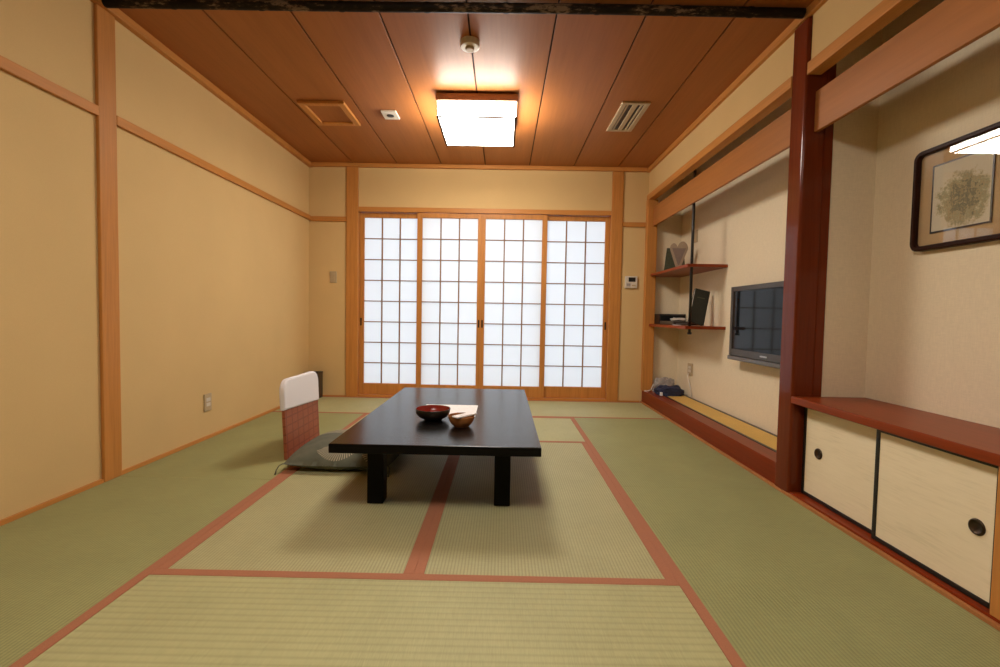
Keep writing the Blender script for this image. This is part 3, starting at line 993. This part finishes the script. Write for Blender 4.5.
def door(ya, yb, x0, pull_y, side):
    fr = MB()
    e = 0.017
    z0, z1 = 0.0205, 0.4675
    d = 0.020
    fr.box(x0, x0 + d, ya, ya + e, z0, z1, 0.002).box(x0, x0 + d, yb - e, yb, z0, z1, 0.002)
    fr.box(x0, x0 + d, ya + e, yb - e, z0, z0 + e, 0.002).box(x0, x0 + d, ya + e, yb - e, z1 - e, z1, 0.002)
    dr = MB().box(x0 + 0.004, x0 + d - 0.002, ya + e, yb - e, z0 + e, z1 - e, 0).build('sliding_door', M['fusuma'], t)
    fr.build('door_frame', M['black_lac'], dr)
    ring = [(0.0, 0.0004), (0.016, 0.0004), (0.0185, 0.004), (0.022, 0.006), (0.0245, 0.004), (0.026, 0.0)]
    MB().lathe(ring, (x0 + 0.0036, pull_y, 0.250), 28, axis='X').build('finger_pull', M['bronze'], dr)
door(1.782, 2.275, 3.548, 2.165, 1)
door(1.345, 1.806, 3.524, 1.412, -1)
door(0.770, 1.230, 3.524, 1.17, -1)

t = thing('framed_picture', (3.85, 1.85, 1.188), 'dark framed ink landscape painting under glass on the alcove wall', 'picture')
y0, y1, z0, z1 = 1.640, 2.054, 1.190, 1.618
def rrect(y0, y1, z0, z1, r, x):
    pts = []
    for cy_, cz_, a0 in ((y1 - r, z1 - r, 0), (y0 + r, z1 - r, PI / 2), (y0 + r, z0 + r, PI), (y1 - r, z0 + r, 1.5 * PI)):
        for k in range(7):
            a = a0 + k / 6 * PI / 2
            pts.append((x, cy_ + r * math.cos(a), cz_ + r * math.sin(a)))
    return pts
# frame: rounded ring
t_bm = bmesh.new()
rings = []
for (gr, x) in ((0, 3.859), (0, 3.832), (0.005, 3.827), (0.017, 3.827), (0.021, 3.834), (0.021, 3.859)):
    rings.append([t_bm.verts.new(p) for p in rrect(y0 + gr, y1 - gr, z0 + gr, z1 - gr, 0.035 - gr * .8, x)])
for a, b in zip(rings, rings[1:] + rings[:1]):
    n = len(a)
    for k in range(n):
        t_bm.faces.new((a[k], a[(k + 1) % n], b[(k + 1) % n], b[k]))
bmesh.ops.recalc_face_normals(t_bm, faces=t_bm.faces[:])
fb = MB()
fb._merge(t_bm, False)
fb.build('frame', M['frame_z'], t)
MB().prism(rrect(y0 + .018, y1 - .018, z0 + .018, z1 - .018, 0.02, 3.848), (0.008, 0, 0)).build('mount_board', M['mat_board'], t)
MB().box(3.8445, 3.848, 1.733, 1.971, 1.263, 1.537, 0).build('painting', M['painting'], t)
b = MB()
for a in ((1.729, 1.735, 1.259, 1.541), (1.969, 1.975, 1.259, 1.541), (1.735, 1.969, 1.259, 1.265), (1.735, 1.969, 1.535, 1.541)):
    b.box(3.8435, 3.8482, *a, 0)
b.build('painting_border', M['black_lac'], t)
MB().box(3.8385, 3.8405, y0 + .019, y1 - .019, z0 + .019, z1 - .019, 0).build('glass', M['glass'], t)

# ------------------------------------------------------------------ daylight outside the paper screens
wd = bpy.data.worlds.new('daylight')
SC.world = wd
wd.use_nodes = True
bg = wd.node_tree.nodes['Background']
bg.inputs[0].default_value = (0.93, 0.97, 1.0, 1)
bg.inputs[1].default_value = SKY

# ------------------------------------------------------------------ camera
cam = bpy.data.cameras.new('camera')
co = bpy.data.objects.new('camera', cam)
COL.objects.link(co)
pitch, yaw, roll = -0.0409, -0.0052, 0.018
cp, sp_, cyw, syw, cr, sr = math.cos(pitch), math.sin(pitch), math.cos(yaw), math.sin(yaw), math.cos(roll), math.sin(roll)
F = Vector((syw * cp, cyw * cp, sp_))
R0 = Vector((cyw, -syw, 0))
U0 = R0.cross(F)
Rr = cr * R0 + sr * U0
Ur = -sr * R0 + cr * U0
rot = Matrix((Rr, Ur, -F)).transposed()
co.matrix_world = Matrix.Translation((2.0392, 0, 0.8833)) @ rot.to_4x4()
cam.sensor_fit = 'HORIZONTAL'
cam.sensor_width = 36.0
cam.lens = 459.0867 / 1000 * 36.0
cam.clip_start = 0.02
SC.camera = co

# ------------------------------------------------------------------ view
vs = SC.view_settings
vs.view_transform = 'Standard'
vs.look = 'None'
vs.exposure = 0.0
vs.gamma = 1.0
vs.use_curve_mapping = False
SC.cycles.use_denoising = True
SC.cycles.max_bounces = 10
SC.cycles.diffuse_bounces = 6
SC.cycles.sample_clamp_indirect = 6.0
